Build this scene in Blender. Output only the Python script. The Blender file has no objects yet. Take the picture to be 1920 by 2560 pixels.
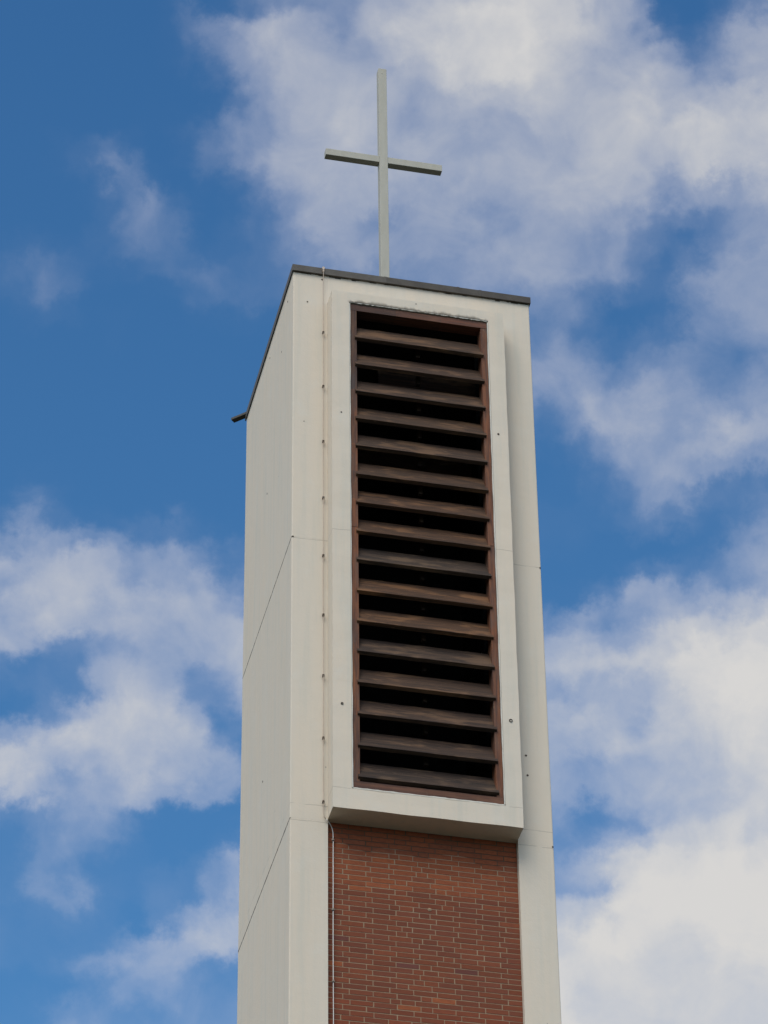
import bpy, bmesh, math, random
from mathutils import Vector, Matrix

random.seed(7)
scene = bpy.context.scene
COL = scene.collection
H = 29.7                      # height of the tower's wall top above the ground
W = 2.9                       # the tower is square on plan

# ------------------------------------------------------------------ camera
cam_d = bpy.data.cameras.new("camera")
cam = bpy.data.objects.new("camera", cam_d)
COL.objects.link(cam)
scene.camera = cam
yaw, pitch, roll = math.radians(13.2799), math.radians(37.0910), math.radians(-0.7503)
fw = Vector((math.sin(yaw) * math.cos(pitch), math.cos(yaw) * math.cos(pitch), math.sin(pitch)))
rt = Vector((math.cos(yaw), -math.sin(yaw), 0))
up = rt.cross(fw)
rt2 = rt * math.cos(roll) + up * math.sin(roll)
up2 = -rt * math.sin(roll) + up * math.cos(roll)
M = Matrix((rt2, up2, -fw)).transposed().to_4x4()
M.translation = Vector((-6.3971, -31.6396, H - 28.0293))
cam.matrix_world = M
cam_d.sensor_fit = 'HORIZONTAL'
cam_d.sensor_width = 36.0
cam_d.lens = 36.0 * 8946.34 / 1920.0
cam_d.clip_end = 5000

# ------------------------------------------------------------------ world
SUN_EL, SUN_AZ = 52.0, 215.0          # compass style, 0 = +Y, clockwise
CLOUD_BASE = 0.66
SKY_STRENGTH = 0.065
world = bpy.data.worlds.new("World")
scene.world = world
world.use_nodes = True
nt = world.node_tree
nt.nodes.clear()


class NT:
    """small helper for wiring nodes"""
    def __init__(s, tree): s.t = tree
    def n(s, typ, **kw):
        nd = s.t.nodes.new(typ)
        for k, v in kw.items(): setattr(nd, k, v)
        return nd
    def l(s, a, b): s.t.links.new(a, b)
    def setin(s, sock, v):
        if hasattr(v, 'is_output'): s.l(v, sock)
        else: sock.default_value = v
    def m(s, op, a, b=None, c=None, clamp=False):
        nd = s.n('ShaderNodeMath', operation=op, use_clamp=clamp)
        s.setin(nd.inputs[0], a)
        if b is not None: s.setin(nd.inputs[1], b)
        if c is not None: s.setin(nd.inputs[2], c)
        return nd.outputs[0]
    def vm(s, op, a, b=None, scale=None):
        nd = s.n('ShaderNodeVectorMath', operation=op)
        s.setin(nd.inputs[0], a)
        if b is not None: s.setin(nd.inputs[1], b)
        if scale is not None: s.setin(nd.inputs['Scale'], scale)
        return nd.outputs[0]
    def noise(s, vec, scale, detail=4, rough=0.5, dist=0.0, col=False):
        nd = s.n('ShaderNodeTexNoise')
        s.l(vec, nd.inputs['Vector'])
        nd.inputs['Scale'].default_value = scale
        nd.inputs['Detail'].default_value = detail
        nd.inputs['Roughness'].default_value = rough
        nd.inputs['Distortion'].default_value = dist
        return nd.outputs['Color' if col else 'Fac']
    def ss(s, v, a, b, to0=0.0, to1=1.0, interp='SMOOTHSTEP'):
        nd = s.n('ShaderNodeMapRange', interpolation_type=interp)
        s.setin(nd.inputs['Value'], v)
        s.setin(nd.inputs['From Min'], a); s.setin(nd.inputs['From Max'], b)
        s.setin(nd.inputs['To Min'], to0); s.setin(nd.inputs['To Max'], to1)
        return nd.outputs['Result']
    def mix(s, f, a, b, mode='MIX'):
        nd = s.n('ShaderNodeMix', data_type='RGBA', blend_type=mode)
        s.setin(nd.inputs[0], f); s.setin(nd.inputs[6], a); s.setin(nd.inputs[7], b)
        return nd.outputs[2]
    def sep(s, v):
        nd = s.n('ShaderNodeSeparateXYZ'); s.l(v, nd.inputs[0]); return nd.outputs


CLOUD_MAP = [
    [5, 5, 5, 5, 6, 17, 17, 11, 15, 19, 15, 15, 18, 21, 24, 27, 30, 33, 36, 39, 44, 44, 40, 40, 40, 40, 40, 40, 40, 40, 40, 40],
    [5, 5, 5, 5, 6, 17, 17, 11, 15, 18, 15, 15, 18, 21, 24, 27, 30, 33, 36, 39, 44, 45, 40, 40, 40, 40, 40, 40, 40, 40, 40, 40],
    [2, 3, 3, 3, 5, 13, 15, 12, 16, 18, 15, 15, 18, 21, 24, 27, 30, 33, 36, 39, 44, 45, 40, 40, 40, 40, 40, 40, 40, 40, 40, 40],
    [3, 2, 2, 2, 2, 4, 11, 20, 21, 18, 15, 15, 17, 20, 23, 26, 30, 33, 36, 39, 44, 45, 40, 40, 40, 40, 40, 40, 40, 40, 40, 40],
    [8, 7, 7, 7, 6, 9, 17, 24, 24, 19, 13, 11, 14, 18, 21, 25, 28, 32, 35, 39, 43, 44, 42, 42, 41, 40, 43, 43, 44, 44, 45, 45],
    [7, 8, 8, 8, 7, 6, 8, 17, 23, 27, 30, 30, 31, 32, 33, 35, 36, 37, 38, 39, 39, 40, 44, 45, 43, 42, 45, 45, 45, 45, 45, 45],
    [5, 5, 5, 6, 9, 10, 6, 1, 9, 19, 26, 30, 30, 31, 32, 32, 33, 33, 33, 33, 33, 35, 35, 44, 45, 45, 45, 45, 45, 45, 45, 45],
    [5, 5, 5, 8, 19, 19, 7, 5, 9, 7, 17, 24, 25, 24, 23, 23, 22, 21, 21, 20, 20, 21, 23, 41, 45, 45, 45, 45, 45, 45, 45, 45],
    [5, 5, 5, 7, 15, 13, 6, 5, 8, 7, 17, 24, 24, 24, 23, 23, 22, 21, 21, 20, 19, 22, 28, 38, 43, 43, 44, 45, 42, 41, 41, 40],
    [5, 5, 5, 6, 15, 17, 15, 5, 0, 0, 4, 6, 7, 8, 9, 10, 11, 12, 13, 15, 15, 16, 17, 27, 37, 38, 39, 42, 37, 36, 36, 35],
    [16, 14, 12, 11, 14, 19, 20, 14, 3, 0, 0, 0, 3, 5, 7, 9, 12, 14, 16, 19, 20, 21, 10, 18, 31, 33, 34, 39, 38, 39, 39, 40],
    [34, 33, 33, 32, 28, 22, 25, 29, 24, 21, 22, 14, 14, 16, 17, 18, 20, 21, 23, 24, 25, 25, 24, 25, 29, 31, 34, 38, 40, 40, 40, 40],
    [34, 35, 36, 37, 35, 31, 30, 34, 30, 29, 26, 16, 17, 18, 20, 22, 23, 25, 27, 29, 30, 27, 22, 26, 28, 32, 36, 39, 40, 40, 40, 40],
    [16, 18, 20, 22, 28, 35, 35, 35, 35, 32, 16, 7, 9, 12, 15, 17, 20, 23, 25, 28, 30, 30, 30, 34, 33, 35, 38, 41, 43, 43, 44, 44],
    [2, 1, 1, 4, 13, 25, 35, 35, 35, 26, 9, 13, 15, 17, 19, 21, 23, 25, 27, 29, 30, 32, 35, 30, 26, 36, 40, 43, 45, 45, 45, 45],
    [7, 6, 6, 9, 10, 11, 27, 32, 33, 18, 16, 26, 26, 26, 26, 26, 26, 26, 26, 26, 24, 23, 28, 27, 31, 36, 42, 45, 45, 45, 45, 45],
    [16, 14, 12, 7, 10, 12, 26, 30, 28, 18, 22, 30, 30, 30, 30, 29, 29, 29, 29, 29, 29, 31, 35, 35, 38, 40, 44, 43, 44, 45, 45, 45],
    [29, 29, 30, 26, 15, 15, 22, 28, 29, 27, 28, 30, 30, 29, 29, 28, 28, 27, 27, 26, 26, 27, 30, 27, 28, 38, 38, 37, 40, 42, 42, 41],
    [25, 25, 25, 30, 34, 32, 29, 28, 26, 29, 30, 30, 28, 27, 25, 23, 21, 19, 17, 15, 13, 15, 23, 19, 22, 29, 29, 26, 31, 35, 34, 33],
    [26, 26, 25, 35, 35, 35, 34, 31, 29, 30, 24, 20, 19, 17, 15, 13, 11, 9, 6, 4, 2, 2, 3, 11, 26, 25, 23, 15, 21, 28, 27, 27],
    [28, 29, 30, 31, 35, 34, 30, 23, 24, 27, 18, 12, 11, 9, 8, 7, 5, 4, 2, 1, 0, 0, 0, 1, 7, 13, 10, 13, 20, 25, 25, 25],
    [18, 19, 20, 26, 24, 17, 20, 22, 24, 18, 10, 7, 7, 6, 6, 5, 5, 4, 4, 4, 4, 4, 3, 0, 0, 0, 4, 5, 17, 23, 23, 22],
    [4, 5, 7, 19, 10, 3, 5, 10, 11, 5, 2, 2, 3, 3, 3, 4, 4, 4, 4, 5, 5, 5, 5, 4, 9, 12, 11, 6, 10, 17, 16, 14],
    [0, 0, 2, 10, 4, 0, 0, 1, 1, 0, 0, 0, 1, 1, 2, 2, 3, 3, 4, 4, 5, 2, 2, 6, 13, 20, 20, 10, 11, 13, 14, 15],
    [0, 0, 0, 2, 1, 0, 0, 0, 0, 0, 0, 0, 1, 1, 2, 2, 3, 3, 4, 4, 5, 0, 4, 11, 19, 22, 25, 22, 22, 23, 24, 25],
    [0, 0, 0, 0, 0, 0, 0, 0, 0, 0, 0, 0, 1, 2, 2, 3, 4, 5, 6, 7, 8, 3, 9, 18, 24, 23, 22, 28, 29, 29, 28, 28],
    [0, 0, 0, 0, 0, 0, 0, 0, 0, 0, 0, 0, 2, 3, 5, 6, 8, 9, 11, 13, 15, 11, 17, 27, 29, 28, 23, 22, 21, 23, 23, 23],
    [0, 0, 0, 0, 0, 0, 0, 0, 0, 0, 0, 0, 2, 5, 7, 9, 11, 13, 15, 18, 20, 20, 20, 27, 26, 25, 20, 16, 15, 20, 21, 22],
    [0, 0, 0, 0, 0, 0, 0, 0, 0, 0, 0, 0, 2, 5, 7, 9, 11, 13, 15, 17, 20, 22, 23, 22, 18, 17, 17, 18, 17, 23, 26, 27],
    [0, 0, 0, 0, 0, 0, 2, 0, 0, 0, 0, 0, 2, 4, 6, 8, 10, 12, 14, 16, 17, 18, 22, 17, 9, 11, 9, 20, 20, 24, 29, 28],
    [0, 0, 2, 7, 4, 1, 2, 0, 0, 2, 3, 3, 4, 6, 7, 9, 10, 12, 13, 15, 17, 15, 17, 10, 2, 3, 6, 17, 25, 25, 25, 25],
    [4, 4, 6, 15, 10, 1, 0, 2, 3, 8, 11, 10, 11, 13, 14, 15, 16, 17, 19, 20, 21, 20, 20, 14, 12, 7, 9, 20, 25, 25, 25, 25],
    [5, 5, 9, 13, 9, 3, 4, 7, 10, 13, 12, 10, 12, 14, 16, 18, 20, 21, 22, 23, 25, 25, 25, 21, 20, 14, 7, 12, 21, 25, 24, 24],
    [1, 2, 4, 5, 3, 7, 12, 10, 11, 4, 6, 11, 15, 18, 22, 24, 25, 25, 25, 24, 24, 25, 25, 23, 21, 16, 12, 7, 15, 20, 20, 21],
    [0, 0, 0, 0, 0, 6, 15, 13, 13, 1, 5, 11, 18, 25, 24, 21, 23, 25, 25, 21, 22, 26, 27, 27, 26, 22, 16, 16, 15, 20, 25, 26],
    [0, 0, 0, 0, 2, 7, 16, 16, 7, 0, 3, 13, 22, 25, 27, 30, 28, 26, 26, 26, 26, 28, 30, 31, 32, 31, 24, 26, 24, 25, 30, 31],
    [0, 0, 0, 2, 7, 20, 15, 3, 0, 3, 12, 18, 27, 30, 30, 30, 30, 30, 30, 29, 29, 30, 30, 33, 35, 35, 32, 35, 37, 35, 35, 35],
    [0, 0, 0, 3, 7, 13, 3, 0, 3, 13, 21, 26, 30, 30, 32, 33, 30, 30, 28, 26, 27, 29, 31, 33, 35, 35, 35, 36, 36, 35, 35, 35],
    [0, 0, 0, 0, 0, 0, 0, 1, 6, 15, 20, 21, 26, 30, 32, 33, 28, 25, 27, 30, 29, 29, 33, 35, 35, 35, 34, 30, 30, 33, 35, 35],
    [0, 0, 0, 0, 0, 0, 0, 0, 0, 3, 13, 21, 26, 30, 30, 30, 30, 28, 27, 31, 33, 36, 36, 35, 35, 35, 34, 29, 24, 24, 30, 35],
    [0, 0, 0, 0, 0, 0, 0, 0, 2, 10, 20, 23, 30, 30, 30, 28, 27, 32, 35, 37, 40, 41, 38, 35, 34, 32, 30, 24, 15, 19, 27, 30],
    [0, 0, 0, 0, 0, 0, 0, 2, 8, 17, 22, 26, 30, 30, 29, 27, 31, 36, 40, 40, 41, 44, 39, 36, 34, 29, 25, 13, 6, 15, 26, 30],
    [0, 0, 0, 0, 0, 0, 0, 3, 11, 18, 27, 30, 30, 27, 23, 31, 35, 35, 36, 40, 41, 43, 40, 39, 33, 29, 21, 4, 1, 8, 17, 20],
    [0, 0, 0, 0, 0, 0, 0, 0, 0, 4, 14, 19, 18, 21, 23, 30, 30, 31, 35, 35, 36, 40, 40, 38, 30, 29, 17, 0, 1, 6, 15, 20],
    [0, 0, 0, 0, 0, 0, 0, 0, 0, 4, 14, 18, 17, 20, 23, 30, 30, 31, 35, 35, 36, 40, 40, 39, 30, 29, 19, 0, 0, 5, 15, 20],
]
# cloud cover by compass bearing (columns) and elevation (rows), measured in degrees
MAZ0, MAZ1, MEL0, MEL1 = 4.5, 22.1, 28.2, 45.6

w = NT(nt)
out = w.n('ShaderNodeOutputWorld')
bg = w.n('ShaderNodeBackground')
w.l(bg.outputs[0], out.inputs[0])
bg.inputs['Strength'].default_value = 1.0
sky = w.n('ShaderNodeTexSky', sky_type='NISHITA')
sky.sun_disc = False
sky.sun_elevation = math.radians(SUN_EL)
sky.sun_rotation = math.radians(SUN_AZ)
sky.air_density = 1.0
sky.dust_density = 0.4
sky.ozone_density = 2.0
tc = w.n('ShaderNodeTexCoord')
D = tc.outputs['Generated']
dx, dy, dz = w.sep(D)[0:3]
el = w.m('MULTIPLY', w.m('ARCSINE', dz), 180 / math.pi)
az = w.m('MULTIPLY', w.m('ARCTAN2', dx, dy), 180 / math.pi)
# ragged, billowing edges: warp the cover by turbulence in direction space
wn1 = w.vm('SUBTRACT', w.noise(D, 26, 3, 0.5, col=True), (0.5, 0.5, 0.5))
wn2 = w.vm('SUBTRACT', w.noise(D, 80, 7, 0.62, col=True), (0.5, 0.5, 0.5))
wp = w.vm('ADD', w.vm('SCALE', wn1, scale=0.9), w.vm('SCALE', wn2, scale=1.15))
wx, wy, _ = w.sep(wp)[0:3]
azw = w.m('ADD', az, w.m('MULTIPLY', wx, 1.15))
elw = w.m('ADD', el, wy)
NAZ = len(CLOUD_MAP[0]); NEL = len(CLOUD_MAP)
u = w.m('DIVIDE', w.m('SUBTRACT', azw, MAZ0), MAZ1 - MAZ0, clamp=True)
v = w.m('MULTIPLY', w.m('DIVIDE', w.m('SUBTRACT', elw, MEL0), MEL1 - MEL0, clamp=True), NEL - 1)
total = None
for k in range(0, NEL, 3):
    cr = w.n('ShaderNodeValToRGB')
    cr.color_ramp.interpolation = 'EASE'
    e = cr.color_ramp.elements
    while len(e) < NAZ: e.new(0.5)
    for i in range(NAZ):
        e[i].position = i / (NAZ - 1)
    for i in range(NAZ):
        c = [CLOUD_MAP[min(k + q, NEL - 1)][i] / 45.0 for q in range(3)]
        e[i].color = (*c, 1)
    w.l(u, cr.inputs[0])
    r3 = w.sep(cr.outputs[0])
    for q in range(3):
        if k + q >= NEL: continue
        hat = w.ss(w.m('ABSOLUTE', w.m('SUBTRACT', v, float(k + q))), 0.0, 1.0, 1.0, 0.0, 'SMOOTHSTEP')
        term = w.m('MULTIPLY', r3[q], hat)
        hs = hat
        if total is None: total, wsum = term, hs
        else:
            total = w.m('ADD', total, term); wsum = w.m('ADD', wsum, hs)
mapped = w.m('DIVIDE', total, wsum)
# elsewhere in the sky: broken cloud of the same kind

lz = w.m('MAXIMUM', dz, 0.12)
cx = w.n('ShaderNodeCombineXYZ')
w.l(w.m('DIVIDE', dx, lz), cx.inputs[0]); w.l(w.m('DIVIDE', dy, lz), cx.inputs[1])
gen = w.noise(cx.outputs[0], 1.7, 7, 0.55, 0.25)
gen = w.ss(gen, 0.35, 0.58)
inside = w.m('MULTIPLY',
             w.m('MULTIPLY', w.ss(az, 1.5, 4.5), w.ss(az, 22.1, 25.0, 1.0, 0.0)),
             w.m('MULTIPLY', w.ss(el, 25.5, 28.2), w.ss(el, 45.6, 48.5, 1.0, 0.0)))
cover = w.m('ADD', w.m('MULTIPLY', mapped, inside),
            w.m('MULTIPLY', gen, w.m('SUBTRACT', 1.0, inside)))
# thin wisps and lumps inside the cover
lump = w.m('SUBTRACT', w.noise(D, 48, 5, 0.55, 0.5), 0.5)
fine = w.m('SUBTRACT', w.noise(D, 190, 5, 0.6, 0.2), 0.5)
edge = w.m('MULTIPLY', w.ss(cover, 0.02, 0.35), w.ss(cover, 0.75, 1.05, 1.0, 0.35))
cover = w.m('ADD', cover, w.m('MULTIPLY', edge, w.m('ADD', w.m('MULTIPLY', lump, 0.46), w.m('MULTIPLY', fine, 0.09))))
cover = w.m('MAXIMUM', w.m('MINIMUM', cover, 1.05), 0.0)
scurve = w.m('SINE', w.m('MULTIPLY', w.m('MINIMUM', cover, 0.76), 2 * math.pi / 0.76))
cover = w.m('SUBTRACT', cover, w.m('MULTIPLY', scurve, 0.015))
alpha = w.m('POWER', cover, 1.78)
cloud_col = w.mix(w.ss(cover, 0.35, 0.95), (0.60, 0.61, 0.70, 1), (0.63, 0.62, 0.61, 1))
# the clouds round the veiled sun, behind the camera, are brighter
saz, sel = math.radians(SUN_AZ), math.radians(SUN_EL)
sdir = (math.sin(saz) * math.cos(sel), math.cos(saz) * math.cos(sel), math.sin(sel))
dotn = w.n('ShaderNodeVectorMath', operation='DOT_PRODUCT')
w.l(D, dotn.inputs[0]); dotn.inputs[1].default_value = sdir
glow = w.m('ADD', 1.0, w.m('MULTIPLY', w.ss(dotn.outputs['Value'], 0.1, 1.0), 0.8))
cloud_col = w.vm('SCALE', cloud_col, scale=w.m('MULTIPLY', glow, CLOUD_BASE))
# the deep polarised blue of a northern afternoon, paler towards the horizon
tint = w.mix(w.ss(el, 27.0, 46.0, interp='LINEAR'), (0.66, 1.24, 1.50, 1), (0.46, 0.97, 1.28, 1))
sky_c = w.vm('SCALE', w.mix(1.0, sky.outputs[0], tint, 'MULTIPLY'), scale=SKY_STRENGTH)
final = w.mix(alpha, sky_c, cloud_col)
w.l(final, bg.inputs['Color'])

# ------------------------------------------------------------------ sun (veiled by cloud)
sd = bpy.data.lights.new("sun", 'SUN')
sd.energy = 1.5
sd.angle = math.radians(35)
sd.color = (1.0, 0.93, 0.81)
sun = bpy.data.objects.new("sun", sd)
COL.objects.link(sun)
sun.rotation_euler = Vector(sdir).to_track_quat('Z', 'Y').to_euler()
sun.location = (-15, -20, 45)

scene.view_settings.view_transform = 'Standard'
scene.view_settings.look = 'None'
scene.view_settings.gamma = 1.0
scene.view_settings.exposure = 0.7
scene.view_settings.use_curve_mapping = False

# ------------------------------------------------------------------ helpers
def P(x, y, z):                      # z given relative to the wall top
    return Vector((x, y, H + z))


class MB:
    def __init__(s):
        s.bm = bmesh.new()
        s.lay = s.bm.loops.layers.float_color.new("tone")
    def face(s, pts, tone=(1, 1, 1), mat=0, smooth=False):
        vs = [s.bm.verts.new(p) for p in pts]
        f = s.bm.faces.new(vs)
        f.material_index = mat
        f.smooth = smooth
        for lp in f.loops: lp[s.lay] = (*tone, 1)
        return f
    def box(s, x0, x1, y0, y1, z0, z1, tone=(1, 1, 1), mat=0, rel=True, jit=0.0):
        o = H if rel else 0
        c = [Vector((x, y, o + z)) for z in (z0, z1) for y in (y0, y1) for x in (x0, x1)]
        if jit:
            c = [p + Vector([random.uniform(-jit, jit) for _ in range(3)]) for p in c]
        s.hexa(c, tone, mat)
    def hexa(s, c, tone=(1, 1, 1), mat=0):
        vs = [s.bm.verts.new(p) for p in c]
        for q in ((0, 2, 3, 1), (4, 5, 7, 6), (0, 1, 5, 4), (2, 6, 7, 3), (0, 4, 6, 2), (1, 3, 7, 5)):
            f = s.bm.faces.new([vs[i] for i in q])
            f.material_index = mat
            for lp in f.loops: lp[s.lay] = (*tone, 1)
    def prism(s, poly, z0, z1, tone=(1, 1, 1), inner=(), mat_in=0):
        """vertical prism over a plan polygon; edges in `inner` take material mat_in"""
        a = [s.bm.verts.new(P(x, y, z0)) for x, y in poly]
        b = [s.bm.verts.new(P(x, y, z1)) for x, y in poly]
        n = len(poly)
        fs = [s.bm.faces.new(a[::-1]), s.bm.faces.new(b)]
        for i in range(n):
            f = s.bm.faces.new([a[i], a[(i + 1) % n], b[(i + 1) % n], b[i]])
            if i in inner: f.material_index = mat_in
            fs.append(f)
        for f in fs:
            for lp in f.loops: lp[s.lay] = (*tone, 1)
    def cyl(s, c, axis, r, h, seg=12, tone=(1, 1, 1), r2=None):
        axis = Vector(axis).normalized()
        q = axis.to_track_quat('Z', 'Y')
        r2 = r if r2 is None else r2
        a = []; b = []
        for i in range(seg):
            t = 2 * math.pi * i / seg
            a.append(s.bm.verts.new(Vector(c) + q @ Vector((r * math.cos(t), r * math.sin(t), 0))))
            b.append(s.bm.verts.new(Vector(c) + q @ Vector((r2 * math.cos(t), r2 * math.sin(t), h))))
        fs = [s.bm.faces.new(a[::-1]), s.bm.faces.new(b)]
        for i in range(seg):
            f = s.bm.faces.new([a[i], a[(i + 1) % seg], b[(i + 1) % seg], b[i]]); f.smooth = True
            fs.append(f)
        for f in fs:
            for lp in f.loops: lp[s.lay] = (*tone, 1)
    def tube(s, pts, r, seg=8, tone=(1, 1, 1)):
        rings = []
        for i, p in enumerate(pts):
            d = (pts[min(i + 1, len(pts) - 1)] - pts[max(i - 1, 0)]).normalized()
            q = d.to_track_quat('Z', 'Y')
            rings.append([s.bm.verts.new(p + q @ Vector((r * math.cos(2 * math.pi * k / seg),
                                                          r * math.sin(2 * math.pi * k / seg), 0))) for k in range(seg)])
        fs = [s.bm.faces.new(rings[0][::-1]), s.bm.faces.new(rings[-1])]
        for a, b in zip(rings, rings[1:]):
            # match nearest start vertex to avoid twist
            off = min(range(seg), key=lambda o: (b[o].co - a[0].co).length)
            for k in range(seg):
                f = s.bm.faces.new([a[k], a[(k + 1) % seg], b[(k + 1 + off) % seg], b[(k + off) % seg]])
                f.smooth = True
                fs.append(f)
        for f in fs:
            for lp in f.loops: lp[s.lay] = (*tone, 1)
    def build(s, name, mats, parent=None, bevel=0.0):
        bmesh.ops.recalc_face_normals(s.bm, faces=s.bm.faces[:])
        me = bpy.data.meshes.new(name)
        s.bm.to_mesh(me); s.bm.free()
        if not isinstance(mats, (list, tuple)): mats = [mats]
        for m in mats: me.materials.append(m)
        o = bpy.data.objects.new(name, me)
        COL.objects.link(o)
        if parent is not None: o.parent = parent
        if bevel:
            md = o.modifiers.new("bevel", 'BEVEL')
            md.width = bevel; md.segments = 2; md.limit_method = 'ANGLE'; md.angle_limit = math.radians(50)
        return o


def empty(name, loc=(0, 0, 0)):
    o = bpy.data.objects.new(name, None)
    o.location = loc
    o.empty_display_size = 0.3
    COL.objects.link(o)
    return o


def tag(o, label=None, cat=None, group=None, kind=None):
    if label: o['label'] = label
    if cat: o['category'] = cat
    if group: o['group'] = group
    if kind: o['kind'] = kind
    return o


def new_mat(name, rough=0.8, spec=0.3):
    m = bpy.data.materials.new(name)
    m.use_nodes = True
    t = m.node_tree
    b = t.nodes['Principled BSDF']
    b.inputs['Roughness'].default_value = rough
    b.inputs['Specular IOR Level'].default_value = spec
    return m, NT(t), b


def stretched(g, sc):
    tcn = g.n('ShaderNodeTexCoord')
    mp = g.n('ShaderNodeMapping')
    mp.inputs['Scale'].default_value = sc
    g.l(tcn.outputs['Object'], mp.inputs['Vector'])
    return mp.outputs[0]


def bump(g, b, h, dist, strength=1.0):
    bn = g.n('ShaderNodeBump')
    bn.inputs['Distance'].default_value = dist
    bn.inputs['Strength'].default_value = strength
    g.l(h, bn.inputs['Height']); g.l(bn.outputs[0], b.inputs['Normal'])


def tone_attr(g):
    a = g.n('ShaderNodeAttribute'); a.attribute_name = "tone"
    return a.outputs['Color']


# ------------------------------------------------------------------ materials
# weathered off-white masonry paint
def paint_material(name, stain=False):
    m, g, b = new_mat(name, 0.85, 0.2)
    tcn = g.n('ShaderNodeTexCoord'); O = tcn.outputs['Object']
    x, y, z = g.sep(O)[0:3]
    zr = g.m('SUBTRACT', z, H)
    broad = g.noise(stretched(g, (1.6, 1.6, 0.22)), 1.6, 3, 0.5)
    streak = g.noise(stretched(g, (9, 9, 0.5)), 1.2, 4, 0.6)
    mott = g.noise(O, 3.2, 6, 0.62)
    fine = g.noise(O, 42, 4, 0.6)
    col = g.mix(g.ss(broad, 0.35, 0.65), (0.655, 0.573, 0.470, 1), (0.640, 0.573, 0.482, 1))
    col = g.mix(g.ss(streak, 0.42, 0.75, 0, 0.55), col, (0.545, 0.520, 0.450, 1))
    col = g.mix(g.ss(mott, 0.50, 0.78, 0, 0.40), col, (0.63, 0.605, 0.54, 1))
    col = g.mix(g.ss(fine, 0.62, 0.80, 0, 0.25), col, (0.50, 0.47, 0.41, 1))
    # fine rain dribbles starting below the roof edge
    drib = g.noise(stretched(g, (26, 26, 0.7)), 1.0, 3, 0.6)
    dm = g.m('MULTIPLY', g.ss(drib, 0.60, 0.74), g.ss(zr, -3.2, -0.05, 0, 0.12))
    col = g.mix(dm, col, (0.44, 0.42, 0.37, 1))
    # hairline cracks along the lift joints
    wob = g.m('MULTIPLY', g.m('SUBTRACT', g.noise(O, 2.3, 4, 0.6), 0.5), 0.06)
    zz = g.m('ADD', zr, wob)
    brk = g.ss(g.noise(O, 4.5, 2, 0.5), 0.40, 0.52)
    cm = None
    for z0 in ((-3.965, -7.40) if stain else (-3.965, -7.50, -7.70)):
        k = g.ss(g.m('ABSOLUTE', g.m('SUBTRACT', zz, z0)), 0.002, 0.007, 1.0, 0.0)
        cm = k if cm is None else g.m('MAXIMUM', cm, k)
    col = g.mix(g.m('MULTIPLY', g.m('MULTIPLY', cm, brk), 0.38), col, (0.20, 0.18, 0.15, 1))
    # random pock marks
    vor = g.n('ShaderNodeTexVoronoi'); vor.inputs['Scale'].default_value = 2.1
    g.l(O, vor.inputs['Vector'])
    vc = g.sep(vor.outputs['Color'])
    pock = g.m('MULTIPLY', g.ss(vor.outputs['Distance'], 0.012, 0.026, 1.0, 0.0), g.ss(vc[0], 0.72, 0.74))
    col = g.mix(g.m('MULTIPLY', pock, 0.7), col, (0.22, 0.19, 0.16, 1))
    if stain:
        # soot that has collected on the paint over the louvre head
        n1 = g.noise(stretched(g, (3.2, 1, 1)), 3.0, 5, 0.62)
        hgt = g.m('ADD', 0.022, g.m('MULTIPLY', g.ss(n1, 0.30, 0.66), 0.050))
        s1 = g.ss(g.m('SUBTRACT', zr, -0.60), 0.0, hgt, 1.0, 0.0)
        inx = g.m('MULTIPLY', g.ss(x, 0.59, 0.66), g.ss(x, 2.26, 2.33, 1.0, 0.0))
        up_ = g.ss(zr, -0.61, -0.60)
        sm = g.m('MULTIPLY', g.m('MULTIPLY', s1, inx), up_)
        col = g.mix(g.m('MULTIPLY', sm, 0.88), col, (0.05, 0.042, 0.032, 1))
    g.l(col, b.inputs['Base Color'])
    hh = g.m('ADD', g.m('MULTIPLY', g.noise(O, 7, 5, 0.6), 1.0), g.m('MULTIPLY', fine, 0.3))
    bump(g, b, hh, 0.006, 0.5)
    return m


M_paint = paint_material("off_white_masonry_paint")
M_paint_s = paint_material("off_white_surround_paint", True)

m_, g, b = new_mat("shade_dark_interior", 0.95, 0.1)  # near-black colour puts the interior's shade onto its faces
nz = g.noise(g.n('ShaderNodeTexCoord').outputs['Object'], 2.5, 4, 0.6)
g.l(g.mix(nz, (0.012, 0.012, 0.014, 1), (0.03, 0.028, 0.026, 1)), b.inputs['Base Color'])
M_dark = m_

# bricks: colour per brick from the tone attribute, plus firing marks
m_, g, b = new_mat("fired_clay_brick", 0.85, 0.25)
O = g.n('ShaderNodeTexCoord').outputs['Object']
f1 = g.noise(stretched(g, (1.0, 1, 2.4)), 16, 5, 0.6)
f2 = g.noise(O, 120, 3, 0.6)
c = g.mix(g.ss(f1, 0.35, 0.7, 0, 0.45), tone_attr(g), (0.14, 0.038, 0.024, 1))
c = g.mix(g.ss(f2, 0.55, 0.75, 0, 0.3), c, (0.12, 0.045, 0.03, 1))
g.l(c, b.inputs['Base Color'])
bump(g, b, g.m('ADD', f1, g.m('MULTIPLY', f2, 0.4)), 0.0022, 0.6)
M_brick = m_

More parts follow.
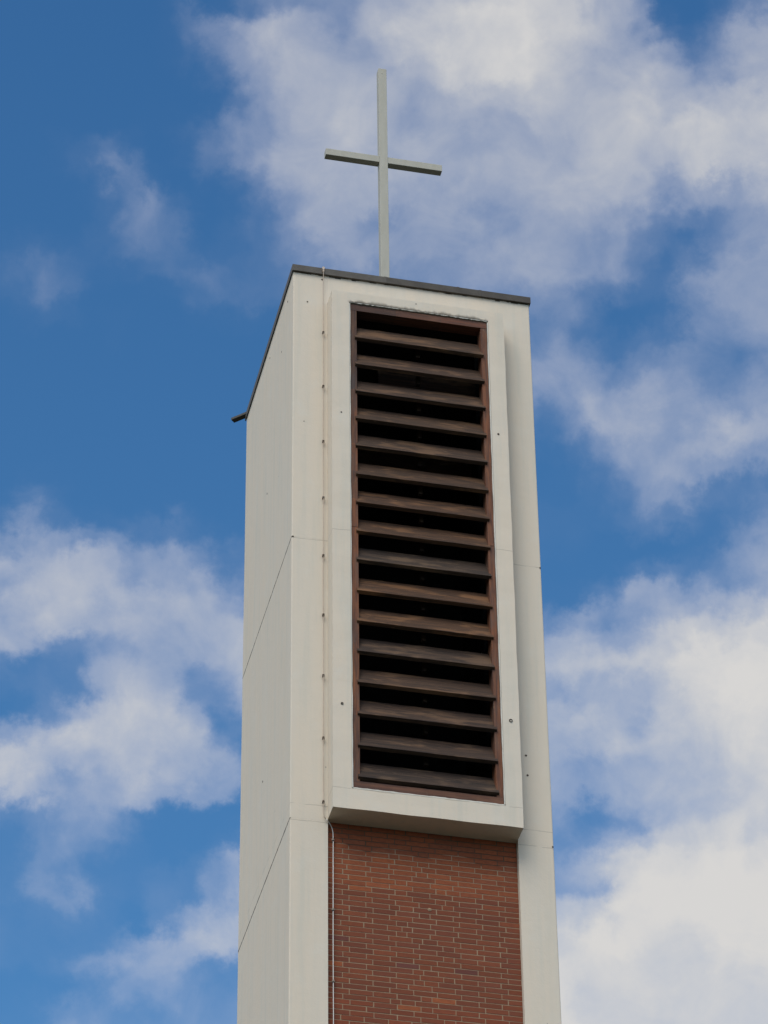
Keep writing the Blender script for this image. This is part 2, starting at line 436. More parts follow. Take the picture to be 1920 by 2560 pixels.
# mortar: fresh light pointing, with an old dark unpointed zone just under the surround
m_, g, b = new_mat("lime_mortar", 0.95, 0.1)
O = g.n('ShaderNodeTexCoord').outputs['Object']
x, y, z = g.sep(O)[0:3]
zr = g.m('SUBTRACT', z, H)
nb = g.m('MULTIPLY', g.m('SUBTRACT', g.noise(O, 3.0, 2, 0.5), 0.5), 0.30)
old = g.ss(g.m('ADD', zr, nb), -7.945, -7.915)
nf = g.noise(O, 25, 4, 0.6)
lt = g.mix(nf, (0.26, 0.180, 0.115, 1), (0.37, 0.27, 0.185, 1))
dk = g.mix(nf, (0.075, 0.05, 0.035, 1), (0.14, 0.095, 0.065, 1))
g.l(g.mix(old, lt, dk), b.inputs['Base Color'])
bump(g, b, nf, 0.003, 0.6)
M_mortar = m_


def wood_material(name, base, light, dark, along='x', patch=None):
    m, g, b = new_mat(name, 0.75, 0.25)
    sc = (0.6, 20, 20) if along == 'x' else (14, 14, 1.0)
    info = g.n('ShaderNodeObjectInfo')
    off = g.m('MULTIPLY', info.outputs['Random'], 37.0)
    cmb = g.n('ShaderNodeCombineXYZ'); g.l(off, cmb.inputs[0]); g.l(off, cmb.inputs[2])
    tcn = g.n('ShaderNodeTexCoord')
    pos = g.vm('ADD', tcn.outputs['Object'], cmb.outputs[0])
    mp = g.n('ShaderNodeMapping'); mp.inputs['Scale'].default_value = sc
    g.l(pos, mp.inputs['Vector'])
    grain = g.noise(mp.outputs[0], 2.6, 6, 0.66, 0.6)
    mp2 = g.n('ShaderNodeMapping')
    mp2.inputs['Scale'].default_value = (1.2, 5, 5) if along == 'x' else (5, 5, 1.2)
    g.l(pos, mp2.inputs['Vector'])
    blot = g.noise(mp2.outputs[0], 1.6, 4, 0.6, 0.3)
    t = tone_attr(g)
    c = g.mix(g.ss(grain, 0.36, 0.62), dark, base)
    c = g.mix(g.ss(grain, 0.60, 0.78, 0, 0.7), c, light)
    c = g.mix(g.ss(blot, 0.48, 0.66, 0, 0.7), c, light if patch is None else patch)
    # small bare chips
    chip = g.noise(mp.outputs[0], 7.0, 3, 0.7)
    c = g.mix(g.ss(chip, 0.66, 0.73, 0, 0.8), c, (0.34, 0.21, 0.12, 1))
    c = g.mix(1.0, c, t, 'MULTIPLY')
    g.l(c, b.inputs['Base Color'])
    bump(g, b, grain, 0.004, 0.8)
    return m


M_slat = wood_material("weathered_dark_slat_wood", (0.060, 0.033, 0.020, 1), (0.145, 0.080, 0.042, 1), (0.024, 0.015, 0.011, 1))
M_post = wood_material("red_brown_frame_wood", (0.180, 0.074, 0.039, 1), (0.29, 0.120, 0.054, 1), (0.090, 0.042, 0.030, 1), 'z', (0.105, 0.070, 0.058, 1))
M_rail = wood_material("red_brown_rail_wood", (0.15, 0.062, 0.038, 1), (0.19, 0.085, 0.05, 1), (0.08, 0.042, 0.032, 1), 'x')

# sheet metal edging
m_, g, b = new_mat("grey_brown_edge_metal", 0.55, 0.35)
O = g.n('ShaderNodeTexCoord').outputs['Object']
nn = g.noise(O, 6, 4, 0.6)
c = g.mix(g.ss(nn, 0.35, 0.7), (0.060, 0.053, 0.045, 1), (0.084, 0.077, 0.066, 1))
g.l(g.mix(1.0, c, tone_attr(g), 'MULTIPLY'), b.inputs['Base Color'])
M_cope = m_

m_, g, b = new_mat("cross_paint", 0.6, 0.3)
O = g.n('ShaderNodeTexCoord').outputs['Object']
nn = g.noise(stretched(g, (4, 4, 1.0)), 2.5, 4, 0.6)
n2 = g.noise(O, 34, 4, 0.65)
c = g.mix(g.ss(nn, 0.35, 0.68), (0.385, 0.375, 0.322, 1), (0.420, 0.410, 0.358, 1))
c = g.mix(g.ss(n2, 0.63, 0.75, 0, 0.5), c, (0.30, 0.29, 0.23, 1))
g.l(c, b.inputs['Base Color'])
bump(g, b, n2, 0.002, 0.4)
M_cross = m_


def plain(name, col, rough=0.7, spec=0.3, metal=0.0, var=0.25, scale=20):
    m, g, b = new_mat(name, rough, spec)
    nn = g.noise(g.n('ShaderNodeTexCoord').outputs['Object'], scale, 4, 0.6)
    d = tuple(c * (1 - var) for c in col[:3]) + (1,)
    l_ = tuple(min(1, c * (1 + var)) for c in col[:3]) + (1,)
    g.l(g.mix(nn, d, l_), b.inputs['Base Color'])
    b.inputs['Metallic'].default_value = metal
    return m


M_roof = plain("bitumen_roofing", (0.06, 0.06, 0.06), 0.95)
M_seal = plain("dark_joint_sealant", (0.04, 0.037, 0.033), 0.9, var=0.5)
M_gap = plain("dark_gap_fill", (0.05, 0.042, 0.034), 0.95)  # near black; in the timber gap the colour stands in for shadow
M_caulk = plain("white_caulk", (0.62, 0.60, 0.54), 0.7, var=0.08)
M_plug = plain("rusty_plug", (0.06, 0.045, 0.035), 0.8)
M_cable = plain("painted_conductor", (0.50, 0.41, 0.34), 0.55)
M_alu = plain("bare_aluminium_conductor", (0.55, 0.53, 0.50), 0.42, 0.5, 0.4, 0.1)
M_clip = plain("dark_clip", (0.15, 0.115, 0.09), 0.6)

m_, g, b = new_mat("ground_paving", 0.95, 0.2)
O = g.n('ShaderNodeTexCoord').outputs['Object']
n1 = g.noise(O, 0.05, 5, 0.6); n2 = g.noise(O, 3.0, 6, 0.6)
c = g.mix(g.ss(n1, 0.45, 0.55), (0.062, 0.058, 0.052, 1), (0.030, 0.042, 0.018, 1))
c = g.mix(g.ss(n2, 0.3, 0.75, 0, 0.5), c, (0.075, 0.07, 0.06, 1))
g.l(c, b.inputs['Base Color'])
bump(g, b, n2, 0.02, 0.6)
M_ground = m_

# ------------------------------------------------------------------ ground
mb = MB()
N = 24; R = 1500
for i in range(N):
    for j in range(N):
        xs = [(-R + 2 * R * k / N) for k in (i, i + 1)]; ys = [(-R + 2 * R * k / N) for k in (j, j + 1)]
        mb.face([Vector((xs[0], ys[0], 0)), Vector((xs[1], ys[0], 0)), Vector((xs[1], ys[1], 0)), Vector((xs[0], ys[1], 0))])
bmesh.ops.remove_doubles(mb.bm, verts=mb.bm.verts[:], dist=0.01)
tag(mb.build("ground", M_ground), kind='structure')

# ------------------------------------------------------------------ tower
tower = tag(empty("church_tower"),
            "tall square church tower, off-white painted walls, brick panel and brown timber louvres", "tower")

SX0, SX1 = 0.413, 2.503        # brick panel / surround sides
OX0, OX1 = 0.622, 2.312        # louvre opening
SZ1, SZ0 = -0.448, -7.650      # surround top and underside
OZ1, OZ0 = -0.595, -7.395      # opening head and sill
PR = 0.25                      # surround stands this far off the wall

# shell: C-shaped plan with softened arrises
def arc(cx, cy, r, a0, a1, n=3):
    return [(cx + r * math.cos(math.radians(a0 + (a1 - a0) * k / n)),
             cy + r * math.sin(math.radians(a0 + (a1 - a0) * k / n))) for k in range(n + 1)]
c_ = 0.014
poly = [(SX0, 0.0)] + arc(c_, c_, c_, 270, 180) + arc(c_, W - c_, c_, 180, 90) \
    + arc(W - c_, W - c_, c_, 90, 0) + arc(W - c_, c_, c_, 0, -90) + [(SX1, 0.0)]
n_out = len(poly)
poly += [(SX1, 0.28), (2.65, 0.28), (2.65, 2.65), (0.25, 2.65), (0.25, 0.28), (SX0, 0.28)]
mb = MB()
inner = set(range(n_out, len(poly) - 1))
zs = [-H, -18.9, -15.15, -11.42, -7.688, -3.962, 0.0]
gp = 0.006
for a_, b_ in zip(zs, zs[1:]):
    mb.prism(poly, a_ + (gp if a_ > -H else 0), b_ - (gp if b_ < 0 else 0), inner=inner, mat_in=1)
# lintel over the surround, between the two piers
mb.box(SX0 + 0.0005, SX1 - 0.0005, 0.0, 0.28, SZ1 + 0.0005, -0.0)
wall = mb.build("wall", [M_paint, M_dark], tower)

# recessed joint fillers: sealed on the side, painted over on the front
for z0 in zs[1:-1]:
    mb = MB()
    n = 60
    for k in range(n):                       # ragged old sealant right round the sides and back
        y0 = 0.010 + (W - 0.02) * k / n; y1 = 0.010 + (W - 0.02) * (k + 1) / n
        t = random.uniform(0.0055, 0.0095) if random.random() > 0.12 else 0.004
        mb.box(-0.0012 + random.uniform(0, .0006), 0.2, y0, y1, z0 - t, z0 + t)
    mb.box(0.2, W - 0.2, W - 0.2, W - 0.004, z0 - 0.006, z0 + 0.006)
    mb.box(W - 0.2, W - 0.004, 0.012, W - 0.02, z0 - 0.006, z0 + 0.006)
    mb.build("side_joint", M_seal, tower)
    for xa, xb in ((0.012, SX0), (SX1, W - 0.012)):
        mb = MB()
        mb.box(xa, xb, 0.0004, 0.2, z0 - gp - 0.001, z0 + gp + 0.001)
        mb.build("front_joint", M_paint, tower)

# projecting surround of the louvre window (four members, butt jointed in one casting)
def wobble(mb_, amount):
    for v_ in mb_.bm.verts:
        h = math.sin(v_.co.z * 5.3 + v_.co.x * 3) * 0.5 + math.sin(v_.co.z * 13.1 + 1.7 * v_.co.y) * 0.5
        if abs(v_.co.y + PR) < 1e-3:
            v_.co.y += amount * 0.6 * h
            if v_.co.x > 2.4: v_.co.x += amount * h
            if v_.co.z < H + SZ0 + 0.01: v_.co.z += amount * 0.7 * math.sin(v_.co.x * 9)
mb = MB()
def gridslab(x0, x1, z0, z1, nx, nz):
    """solid slab from the face of the surround back into the wall, subdivided"""
    y0, y1 = -PR, 0.24
    vs = {}
    for i in range(nx + 1):
        for k in range(nz + 1):
            for j, yy in enumerate((y0, y1)):
                vs[i, k, j] = mb.bm.verts.new(P(x0 + (x1 - x0) * i / nx, yy, z0 + (z1 - z0) * k / nz))
    for i in range(nx):
        for k in range(nz):
            mb.bm.faces.new([vs[i, k, 0], vs[i + 1, k, 0], vs[i + 1, k + 1, 0], vs[i, k + 1, 0]])
            mb.bm.faces.new([vs[i, k, 1], vs[i, k + 1, 1], vs[i + 1, k + 1, 1], vs[i + 1, k, 1]])
    for k in range(nz):
        mb.bm.faces.new([vs[0, k, 0], vs[0, k + 1, 0], vs[0, k + 1, 1], vs[0, k, 1]])
        mb.bm.faces.new([vs[nx, k, 0], vs[nx, k, 1], vs[nx, k + 1, 1], vs[nx, k + 1, 0]])
    for i in range(nx):
        mb.bm.faces.new([vs[i, 0, 0], vs[i, 0, 1], vs[i + 1, 0, 1], vs[i + 1, 0, 0]])
        mb.bm.faces.new([vs[i, nz, 0], vs[i + 1, nz, 0], vs[i + 1, nz, 1], vs[i, nz, 1]])
gridslab(SX0 + 0.0005, OX0, OZ0, OZ1, 2, 60)
gridslab(OX1, SX1 - 0.0005, OZ0, OZ1, 2, 60)
gridslab(SX0 + 0.0005, SX1 - 0.0005, OZ1, SZ1, 20, 2)
gridslab(SX0 + 0.0005, SX1 - 0.0005, SZ0, OZ0, 20, 2)
bmesh.ops.remove_doubles(mb.bm, verts=mb.bm.verts[:], dist=0.0004)
wobble(mb, 0.0035)
surround = mb.build("window_surround", M_paint_s, tower)

# caulk and the dark gap round the timber
mb = MB()
def ragged(p0, p1, wd, nrm, y0, y1, n, j, tone=(1, 1, 1)):
    """thin strip from p0 to p1 (x,z), width wd along nrm, irregular"""
    prev = None
    for k in range(n):
        ts = [k / n, (k + 1) / n]
        cor = []
        for q, t in enumerate(ts):
            cx_ = p0[0] + (p1[0] - p0[0]) * t; cz_ = p0[1] + (p1[1] - p0[1]) * t
            if q == 0 and prev is not None: e_ = prev
            else: e_ = wd + random.uniform(-j, j)
            if q == 1: prev = e_
            cor.append((cx_, cz_, e_))
        (xa, za, ea), (xb, zb, eb) = cor
        pts = []
        for yy in (y0, y1):
            pts += [P(xa, yy, za), P(xb, yy, zb), P(xa + nrm[0] * ea, yy, za + nrm[1] * ea), P(xb + nrm[0] * eb, yy, zb + nrm[1] * eb)]
        mb.hexa([pts[i] for i in (0, 1, 4, 5, 2, 3, 6, 7)], tone)
yc0, yc1 = -0.246, -0.2
ragged((OX0 + 0.003, OZ0 + 0.004), (OX0 + 0.003, OZ1 - 0.02), 0.010, (1, 0), yc0, yc1, 46, 0.003)
ragged((OX1 - 0.003, OZ0 + 0.004), (OX1 - 0.003, OZ1 - 0.02), 0.010, (-1, 0), yc0, yc1, 46, 0.003)
ragged((OX0 + 0.004, OZ1 - 0.002), (OX1 - 0.004, OZ1 - 0.002), 0.006, (0, -1), -0.249, yc1, 60, 0.005)
ragged((OX0 + 0.004, OZ0 + 0.006), (OX1 - 0.004, OZ0 + 0.006), 0.013, (0, 1), yc0, yc1, 30, 0.003)
caulk = mb.build("caulk_bead", M_caulk, tower)

# brick panel: real bricks over a mortar bed, down the whole front
mb = MB()
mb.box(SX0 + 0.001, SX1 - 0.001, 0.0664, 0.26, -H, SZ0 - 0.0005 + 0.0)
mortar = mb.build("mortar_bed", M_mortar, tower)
mb = MB()
BL, BJ, CH, CJ = 0.2515, 0.0095, 0.0625, 0.0110     # brick+joint length, joint, course height, bed joint
zc = SZ0 - 0.004
row = 0
def btone(zr_, x_):
    k = random.random()
    if zr_ > -8.35: pal = [(0.265, 0.088, 0.050), (0.285, 0.098, 0.055), (0.235, 0.080, 0.050), (0.22, 0.085, 0.06)]
    elif zr_ > -9.75: pal = [(0.185, 0.066, 0.046), (0.205, 0.072, 0.048), (0.165, 0.062, 0.050), (0.225, 0.075, 0.046)]
    else: pal = [(0.215, 0.070, 0.045), (0.235, 0.072, 0.044), (0.19, 0.064, 0.044), (0.18, 0.066, 0.050)]
    c_b = random.choice(pal)
    q_ = 1.12 if zr_ > -8.35 else 1.0
    c_b = (c_b[0] * 0.95 * q_, c_b[1] * 0.79 * q_, c_b[2] * 0.56 * q_)
    avg = [sum(p_[i] for p_ in pal) / len(pal) * (0.95, 0.79, 0.56)[i] * q_ for i in range(3)]
    c_b = tuple(0.62 * c_b[i] + 0.38 * avg[i] for i in range(3))
    f_ = random.uniform(0.88, 1.10)
    if k < 0.03: c_b = (0.30, 0.085, 0.032)
    elif k < 0.04: c_b = (0.13, 0.045, 0.035)
    return tuple(q * f_ for q in c_b)
while zc > -H + CH:
    zt = zc; zb = zc - CH + CJ
    # left run, then right run, with closers between
    par = row % 2
    L0 = (0.175 if par else 0.245) - random.uniform(0, 0.01)     # length of first brick at the left
    R0 = (0.150 if par else 0.222) + random.uniform(-0.004, 0.004)  # first brick at the right
    if random.random() < 0.06: L0, R0 = R0, L0
    cuts = [SX0]
    xl = SX0 + L0; xr = SX1 - R0
    left = [xl]
    nl = random.choice([2, 3, 3, 4]) if row % 5 else 2
    for _ in range(nl): left.append(left[-1] + BL + random.uniform(-0.004, 0.004))
    right = [xr]
    while right[-1] - BL > left[-1] + 0.075: right.append(right[-1] - BL + random.uniform(-0.004, 0.004))
    gapw = right[-1] - left[-1]
    mids = []
    if gapw > 0.26: mids = [left[-1] + gapw * random.choice([0.42, 0.58])]
    xs = [SX0] + left + mids + sorted(right) + [SX1]
    xs = [x0 for i, x0 in enumerate(xs)]
    for x0, x1 in zip(xs, xs[1:]):
        a0 = x0 + (0.002 if x0 == SX0 else BJ / 2); a1 = x1 - (0.002 if x1 == SX1 else BJ / 2)
        if a1 - a0 < 0.03: continue
        ja = random.uniform(-0.0018, 0.0018); jb = random.uniform(-0.0018, 0.0018)
        y0 = 0.0637 + random.uniform(-0.0009, 0.0007)
        tz = random.uniform(-0.0009, 0.0007)
        wd = random.choice([0, 0, 0, 0.003])
        cs = [P(a0, y0, zb + ja), P(a1 - wd, y0, zb + jb), P(a0, 0.08, zb + ja), P(a1 - wd, 0.08, zb + jb),
              P(a0, y0 + tz, zt + ja * .6), P(a1 - wd, y0 + tz, zt + jb * .6), P(a0, 0.08, zt + ja * .6), P(a1 - wd, 0.08, zt + jb * .6)]
        mb.hexa(cs, btone(zt, a0))
    zc -= CH + random.uniform(-0.0006, 0.0006)
    row += 1
bricks = mb.build("brick_panel", M_brick, tower)
mortar.parent = bricks

# a daub of mortar left on one brick
mb = MB()
for cxp, czp, rr in ((1.523, -8.598, 0.024),):
    pts = []
    nn_ = 14
    for k in range(nn_):
        t = 2 * math.pi * k / nn_
        r_ = rr * random.uniform(0.8, 1.15)
        pts.append((cxp + r_ * math.cos(t), czp + 0.8 * r_ * math.sin(t)))
    c0 = P(cxp, 0.054, czp)
    for k in range(nn_):
        a_, b_ = pts[k], pts[(k + 1) % nn_]
        mb.face([P(a_[0], 0.0608, a_[1]), P(b_[0], 0.0608, b_[1]), c0])
mb.build("mortar_daub", M_mortar, bricks)

# coping of folded sheet metal
mb = MB()
ov = 0.03
segs = [(-0.016, 1.118, 1.12), (1.118, 2.017, 0.80), (2.017, 2.291, 0.76), (2.291, W + 0.014, 0.78)]
for i, (a_, b_, t) in enumerate(segs):
    tn = (t, t * (0.965 if t < 1 else 1.0), t * (0.93 if t < 1 else 1.0))
    e_ = 0.0006
    mb.box(a_ + e_, b_ - e_, -ov - 0.0008 * (i % 2), -0.004, -0.028, 0.064, tn)
    mb.box(a_ + e_, b_ - e_, -0.004, 0.32, 0.002, 0.064 - 0.0006, tn)
    if i < 3: mb.box(b_ - 0.018, b_ + 0.012, -ov - 0.004, -0.004, -0.029, 0.0662, tuple(q * 1.06 for q in tn))
tn = (1.0, 1.0, 1.0)
mb.box(-0.016, -0.003, -0.004, W + 0.02, -0.030, 0.0630, tn)
mb.box(-0.003, 0.32, 0.32, W + 0.02, 0.002, 0.0630, tn)
mb.box(W + 0.003, W + 0.014, -0.004, W + 0.02, -0.030, 0.0630, tn)
mb.box(W - 0.32, W + 0.003, 0.32, W + 0.02, 0.002, 0.0630, tn)
mb.box(0.32, W - 0.32, W - 0.32, W + 0.02, 0.002, 0.0630, tn)
coping = mb.build("coping", M_cope, tower)
# ragged dark paint line just under the coping
mb = MB()
n = 150
x0 = 0.015
while x0 < W - 0.03:
    wd = random.uniform(0.02, 0.09); t = max(0.001, random.gauss(0.004, 0.006))
    x1 = min(x0 + wd, W - 0.014)
    mb.box(x0, x1, -0.0035, 0.0015, -0.030 - t, -0.0295)
    x0 = x1
mb.build("paint_gap", M_gap, coping)

mb = MB()
mb.box(0.32, W - 0.32, 0.32, W - 0.32, -0.12, 0.03)
mb.box(0.25, 2.65, 0.28, 2.65, -0.30, -0.14)
mb.build("roof", M_roof, tower)

# rainwater spout pointing out of the rear left corner
mb = MB()
d = Vector((-1, 1, 0)).normalized(); s_ = Vector((1, 1, 0)).normalized()
base = P(-0.005, W + 0.005, 0.062)
def quad_box(o_, L0_, L1_, hw, z0, z1, mbx, tone=(1, 1, 1)):
    c8 = []
    for zz in (z0, z1):
        for ll in (L0_, L1_):
            for ww in (-hw, hw):
                c8.append(o_ + d * ll + s_ * ww + Vector((0, 0, zz)))
    mbx.hexa([c8[i] for i in (0, 1, 2, 3, 4, 5, 6, 7)], tone)
quad_box(base, -0.05, 0.205, 0.036, -0.020, -0.012, mb, (0.7, 0.7, 0.68))
for sg in (-1, 1):
    quad_box(base + s_ * (sg * 0.033), -0.05, 0.205, 0.003, -0.012, 0.012, mb, (0.7, 0.7, 0.68))
mb.build("rain_spout", M_cope, tower)

# plugs and old fixing holes
def plug(x_, z_, y_=0.0, r_=0.011, side=False):
    mbp = MB()
    if side: mbp.cyl(P(0.004, x_, z_), (-1, 0, 0), r_, 0.007, 10)
    else: mbp.cyl(P(x_, y_ + 0.004, z_), (0, -1, 0), r_, 0.007, 10)
    mbp.build("wall_plug", M_plug, tower)
for x_, z_ in ((2.631, -6.548), (2.640, -6.804)): plug(x_, z_, r_=0.013)
plug(0.172, -0.471, r_=0.010); plug(0.136, -2.285, r_=0.006); plug(0.351, -0.092, r_=0.012)
plug(2.386, -2.296, -PR, 0.013); plug(1.434, -0.488, -PR, 0.007); plug(0.523, -2.28, -PR, 0.009)
plug(0.014, -3.962, -0.001, 0.011); plug(W - 0.012, -3.965, -0.001, 0.010); plug(W - 0.012, -7.688, -0.001, 0.010)
plug(0.322, -0.231, side=True, r_=0.012); plug(0.678, -0.723, side=True, r_=0.008)
plug(1.402, -0.231, side=True, r_=0.011); plug(1.547, -6.26, side=True, r_=0.013); plug(1.481, -2.251, side=True, r_=0.012)
# small open rings on the surround
for cx_r, cz_r, rr in ((2.403, -6.286, 0.017), (0.517, -6.322, 0.011)):
    mb = MB()
    pts = [P(cx_r + rr * math.cos(2 * math.pi * k / 20), -PR - 0.006, cz_r + rr * math.sin(2 * math.pi * k / 20)) for k in range(20)]
    pts.append(pts[0].copy())
    mb.tube(pts, 0.0042, 6)
    mb.build("fixing_ring", M_plug, tower)

# ------------------------------------------------------------------ louvre window
louvre = empty("louvre_window", (0, 0, 0)); louvre.parent = tower
FX0, FX1 = 0.640, 2.294
FZ1, FZ0 = -0.615, -7.376
FY0, FY1 = -0.232, -0.075
PW = 0.074
RH = 0.092
def board(name, x0, x1, z0, z1, y0, y1, mat, tones, axis='z', n=8):
    mbx = MB()
    for k in range(n):
        a_, b_ = k / n, (k + 1) / n
        t = tones[min(int(k * len(tones) / n), len(tones) - 1)]
        if axis == 'z': q = (x0, x1, y0, y1, z0 + (z1 - z0) * a_, z0 + (z1 - z0) * b_)
        else: q = (x0 + (x1 - x0) * a_, x0 + (x1 - x0) * b_, y0, y1, z0, z1)
        mbx.box(*q, tone=t)
    bmesh.ops.remove_doubles(mbx.bm, verts=mbx.bm.verts[:], dist=1e-5)
    # drop the internal walls left between segments
    kill = [f for f in mbx.bm.faces if all(len(e_.link_faces) > 2 for e_ in f.edges)]
    bmesh.ops.delete(mbx.bm, geom=kill, context='FACES_ONLY')
    return mbx.build(name, mat, louvre)
grey = (0.62, 0.78, 0.95); brown = (1, 1, 1); warm = (1.15, 1.05, 0.95); dull = (0.85, 0.9, 0.95)
spl_l, spl_r = -3.893, -3.915
board("post", FX0, FX0 + PW, spl_l + 0.004, FZ1 - RH, FY0, FY1, M_post, [warm, dull, warm, dull, brown, grey, grey, grey], 'z', 8)
board("post", FX0, FX0 + PW, FZ0 + RH, spl_l - 0.004, FY0 - 0.003, FY1, M_post, [dull, warm, brown, warm, warm], 'z', 8)
board("post", FX1 - PW, FX1, spl_r + 0.004, FZ1 - RH, FY0 + 0.002, FY1, M_post, [brown, warm, brown], 'z', 8)
board("post", FX1 - PW, FX1, FZ0 + RH, spl_r - 0.004, FY0, FY1, M_post, [warm, brown, warm, brown], 'z', 8)
board("rail", FX0, FX1, FZ1 - RH + 0.001, FZ1, FY0 - 0.002, FY1, M_rail, [(0.6, 0.72, 0.85), (0.85, 0.9, 0.95), (1.05, 1, 1)], 'x', 6)
board("rail", FX0, FX1, FZ0, FZ0 + RH - 0.001, FY0 - 0.004, FY1, M_rail, [(0.9, 0.95, 1.0), (0.95, 1, 1)], 'x', 6)
# near-black filler boxes paint the shadow in the gap behind the caulk
mb = MB()
mb.box(OX0 + 0.0005, FX0 - 0.0005, -0.215, -0.10, OZ0, OZ1 - 0.001)
mb.box(FX1 + 0.0005, OX1 - 0.0005, -0.215, -0.10, OZ0, OZ1 - 0.001)
mb.box(FX0, FX1, -0.214, -0.10, FZ1 + 0.0005, OZ1 - 0.001)
mb.box(FX0, FX1, -0.214, -0.10, OZ0 + 0.001, FZ0 - 0.0005)
mb.build("gap_filler", M_gap, louvre)

ang = math.radians(60); SL, ST = 0.325, 0.048
slat_z = [-1.144, -1.545, -1.950, -2.348, -2.750, -3.160, -3.562, -3.968, -4.372, -4.790, -5.206, -5.612, -6.024, -6.435, -6.848, -7.250]
slat_tone = [(1.0, .98, .95), (1.0, .98, 1.0), (.95, .95, .97), (1.0, .97, .92), (.95, .95, .97), (1.0, .93, .86), (1.1, .97, .85),
             (1.12, .98, .84), (.78, .88, 1.0), (1.3, 1.12, .93), (1.3, 1.14, .96), (.82, .88, .98), (1.02, 1.0, 1.0),
             (.85, .86, .93), (.82, .85, .93), (.72, .80, .93)]
for i, z_ in enumerate(slat_z):
    mb = MB()
    x0, x1 = FX0 + PW - 0.022, FX1 - PW + 0.024
    yb = -0.262
    dv = Vector((0, math.cos(ang), math.sin(ang)))       # up the board
    tv = Vector((0, math.sin(ang), -math.cos(ang)))      # through its thickness
    nx = 14
    z0a = z_ + 0.008 + random.uniform(-0.003, 0.003); z0b = z_ + 0.008 + random.uniform(-0.004, 0.003)
    cols = []
    rows_ = []
    for k in range(nx + 1):
        t = k / nx
        x_ = x0 + (x1 - x0) * t
        o = P(x_, yb + random.uniform(-.001, .001), z0a + (z0b - z0a) * t + random.uniform(-.0012, .0012))
        bev = 0.003
        rows_.append([mb.bm.verts.new(q) for q in (
            o + dv * bev, o + dv * SL, o + dv * SL + tv * ST, o + tv * ST, o + tv * bev)])
    tone = slat_tone[i]
    fs = []
    for a_, b_ in zip(rows_, rows_[1:]):
        for k in range(5):
            fs.append(mb.bm.faces.new([a_[k], a_[(k + 1) % 5], b_[(k + 1) % 5], b_[k]]))
    fs.append(mb.bm.faces.new(rows_[0][::-1])); fs.append(mb.bm.faces.new(rows_[-1]))
    for f in fs:
        for lp in f.loops: lp[mb.lay] = (*tone, 1)
    s_o = mb.build("slat", M_slat, louvre)
    if i < 15:
        mb = MB()
        mb.box(1.455, 1.500, -0.12, -0.07, z_ - 0.055, z_ + 0.06, tone=(0.3, 0.3, 0.3))
        mb.build("bracket", M_slat, louvre)

mb = MB()  # added boards, coloured near black to paint the shade behind the frame
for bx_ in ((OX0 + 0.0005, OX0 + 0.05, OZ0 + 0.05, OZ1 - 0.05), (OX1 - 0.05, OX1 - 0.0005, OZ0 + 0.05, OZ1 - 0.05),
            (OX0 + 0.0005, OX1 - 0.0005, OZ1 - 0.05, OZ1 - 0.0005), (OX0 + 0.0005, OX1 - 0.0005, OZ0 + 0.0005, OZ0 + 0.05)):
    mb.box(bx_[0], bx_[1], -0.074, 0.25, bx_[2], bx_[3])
mb.build("reveal_shade_lining", M_dark, louvre)

# timber of the bell frame, dimly seen behind the upper slats
bell = MB()
bell.box(1.15, 2.55, 0.55, 0.75, -1.15, -0.85)
bell.box(0.35, 2.55, 1.6, 1.8, -1.6, -1.3)
bell.build("bell_frame_beam", M_slat, tower)

# ------------------------------------------------------------------ roof cross
cross = tag(empty("cross", (1.455, 1.45, H + 0.03)),
            "plain greenish grey metal cross standing on the flat roof of the tower", "cross")
def to_local(o, par):
    o.parent = par
    o.matrix_parent_inverse = Matrix.Translation(-par.location)
mb = MB(); mb.box(1.402, 1.511, 1.393, 1.502, 0.03, 4.935)
to_local(mb.build("post", M_cross, None, 0.004), cross)
mb = MB(); mb.box(0.698, 1.4015, 1.40, 1.497, 3.273, 3.378)
to_local(mb.build("arm", M_cross, None, 0.004), cross)
mb = MB(); mb.box(1.5115, 2.230, 1.40, 1.497, 3.273, 3.378)
to_local(mb.build("arm", M_cross, None, 0.004), cross)
mb = MB()
mb.cyl(P(1.448, 1.394, 4.86), (0, -1, 0), 0.006, 0.006, 8)
mb.cyl(P(1.448, 1.394, 4.84), (0, -1, 0), 0.005, 0.004, 8)
to_local(mb.build("rivet", M_caulk, None), cross)
mb = MB(); mb.box(1.33, 1.58, 1.32, 1.575, 0.030, 0.045)
to_local(mb.build("base_plate", M_cope, None), cross)

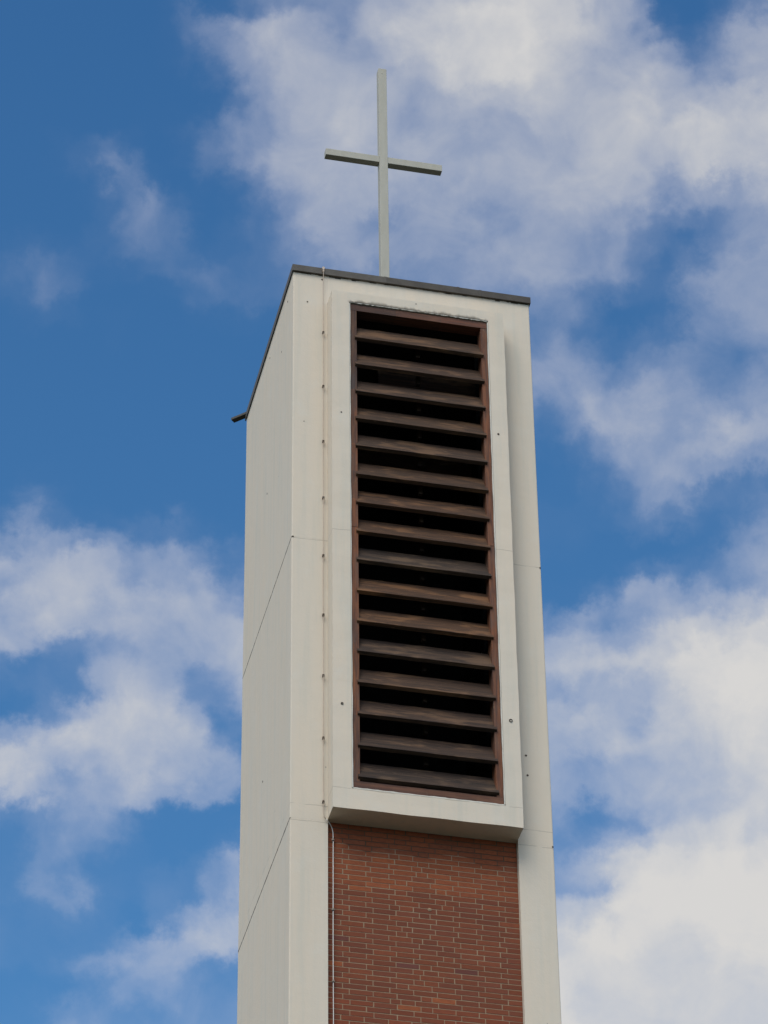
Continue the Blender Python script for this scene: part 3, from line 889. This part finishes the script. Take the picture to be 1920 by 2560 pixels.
# ------------------------------------------------------------------ lightning conductor
cond = tag(empty("lightning_conductor", (0.357, -0.02, 0)),
           "thin vertical lightning conductor clipped to the tower left of the louvres", "conductor")
yo = -0.030
mb = MB()
pts = [P(0.357, 0.4, 0.068), P(0.357, 0.1, 0.068), P(0.357, -0.036, 0.068), P(0.357, -0.046, 0.06), P(0.358, -0.046, -0.03),
       P(0.3585, -0.036, -0.07)]
z_ = -0.2
while z_ > -7.55:
    pts.append(P(0.357 + 0.0015 * math.sin(z_ * 3.1), yo + 0.002 * math.sin(z_ * 2.3), z_)); z_ -= 0.2
pts += [P(0.359, yo, -7.60), P(0.366, yo, -7.645), P(0.384, yo + .004, -7.672)]
mb.tube(pts, 0.0046, 8)
to_local(mb.build("upper_cable", M_cable, None), cond)
mb = MB()
pts2 = [P(0.384, yo + .004, -7.672), P(0.412, -0.012, -7.692), P(0.442, 0.010, -7.715), P(0.464, 0.024, -7.752), P(0.474, 0.028, -7.80), P(0.4765, 0.03, -7.88)]
z_ = -8.1
while z_ > -H: 
    pts2.append(P(0.4745 + 0.001 * math.sin(z_ * 2.9), 0.03, z_)); z_ -= 0.4
pts2.append(P(0.4745, 0.03, -H))
mb.tube(pts2, 0.0056, 8)
to_local(mb.build("lower_cable", M_alu, None), cond)
def upper_clip():
    m1 = MB()
    m1.cyl(P(0.357, 0.001, 0), (0, -1, 0), 0.006, 0.03, 8)             # stand-off pin
    for sg in (-1, 1):
        m1.box(0.357 + sg * 0.009 - 0.0028, 0.357 + sg * 0.009 + 0.0028, yo - 0.012, yo + 0.012, -0.020, 0.002)
    m1.box(0.3455, 0.3685, yo - 0.013, yo + 0.013, 0.002, 0.009)
    return m1.build("clip", M_clip, None)
cl0 = upper_clip()
czs = [-0.933 - 0.8158 * k for k in range(9)]
for k, zz in enumerate(czs):
    c0 = cl0 if k == 0 else cl0.copy()
    if k: COL.objects.link(c0)
    c0.parent = cond
    c0.location = (-0.357, 0.02, zz)
m1 = MB()
m1.box(0.3455, 0.3685, -0.052, -0.030, 0.0, 0.012); m1.box(0.350, 0.364, -0.040, 0.06, 0.0645, 0.072)
m1.box(0.343, 0.371, -0.050, -0.031, 0.030, 0.070)
to_local(m1.build("coping_clamp", M_cable, None), cond)
def lower_clip():
    m1 = MB()
    m1.cyl(P(0.4745, 0.062, 0), (0, -1, 0), 0.006, 0.03, 8)
    m1.cyl(P(0.4745, 0.03, -0.016), (0, 0, 1), 0.0155, 0.014, 12)
    m1.cyl(P(0.4745, 0.03, -0.002), (0, 0, 1), 0.0145, 0.018, 12, r2=0.0075)
    return m1.build("clip", M_clip2, None)
M_clip2 = plain("grey_clip", (0.27, 0.235, 0.20), 0.6)
lc0 = lower_clip()
zz = -7.883; k = 0
while zz > -H + 0.5:
    c0 = lc0 if k == 0 else lc0.copy()
    if k: COL.objects.link(c0)
    c0.parent = cond
    c0.location = (-0.357, 0.02, zz)
    zz -= 0.856; k += 1
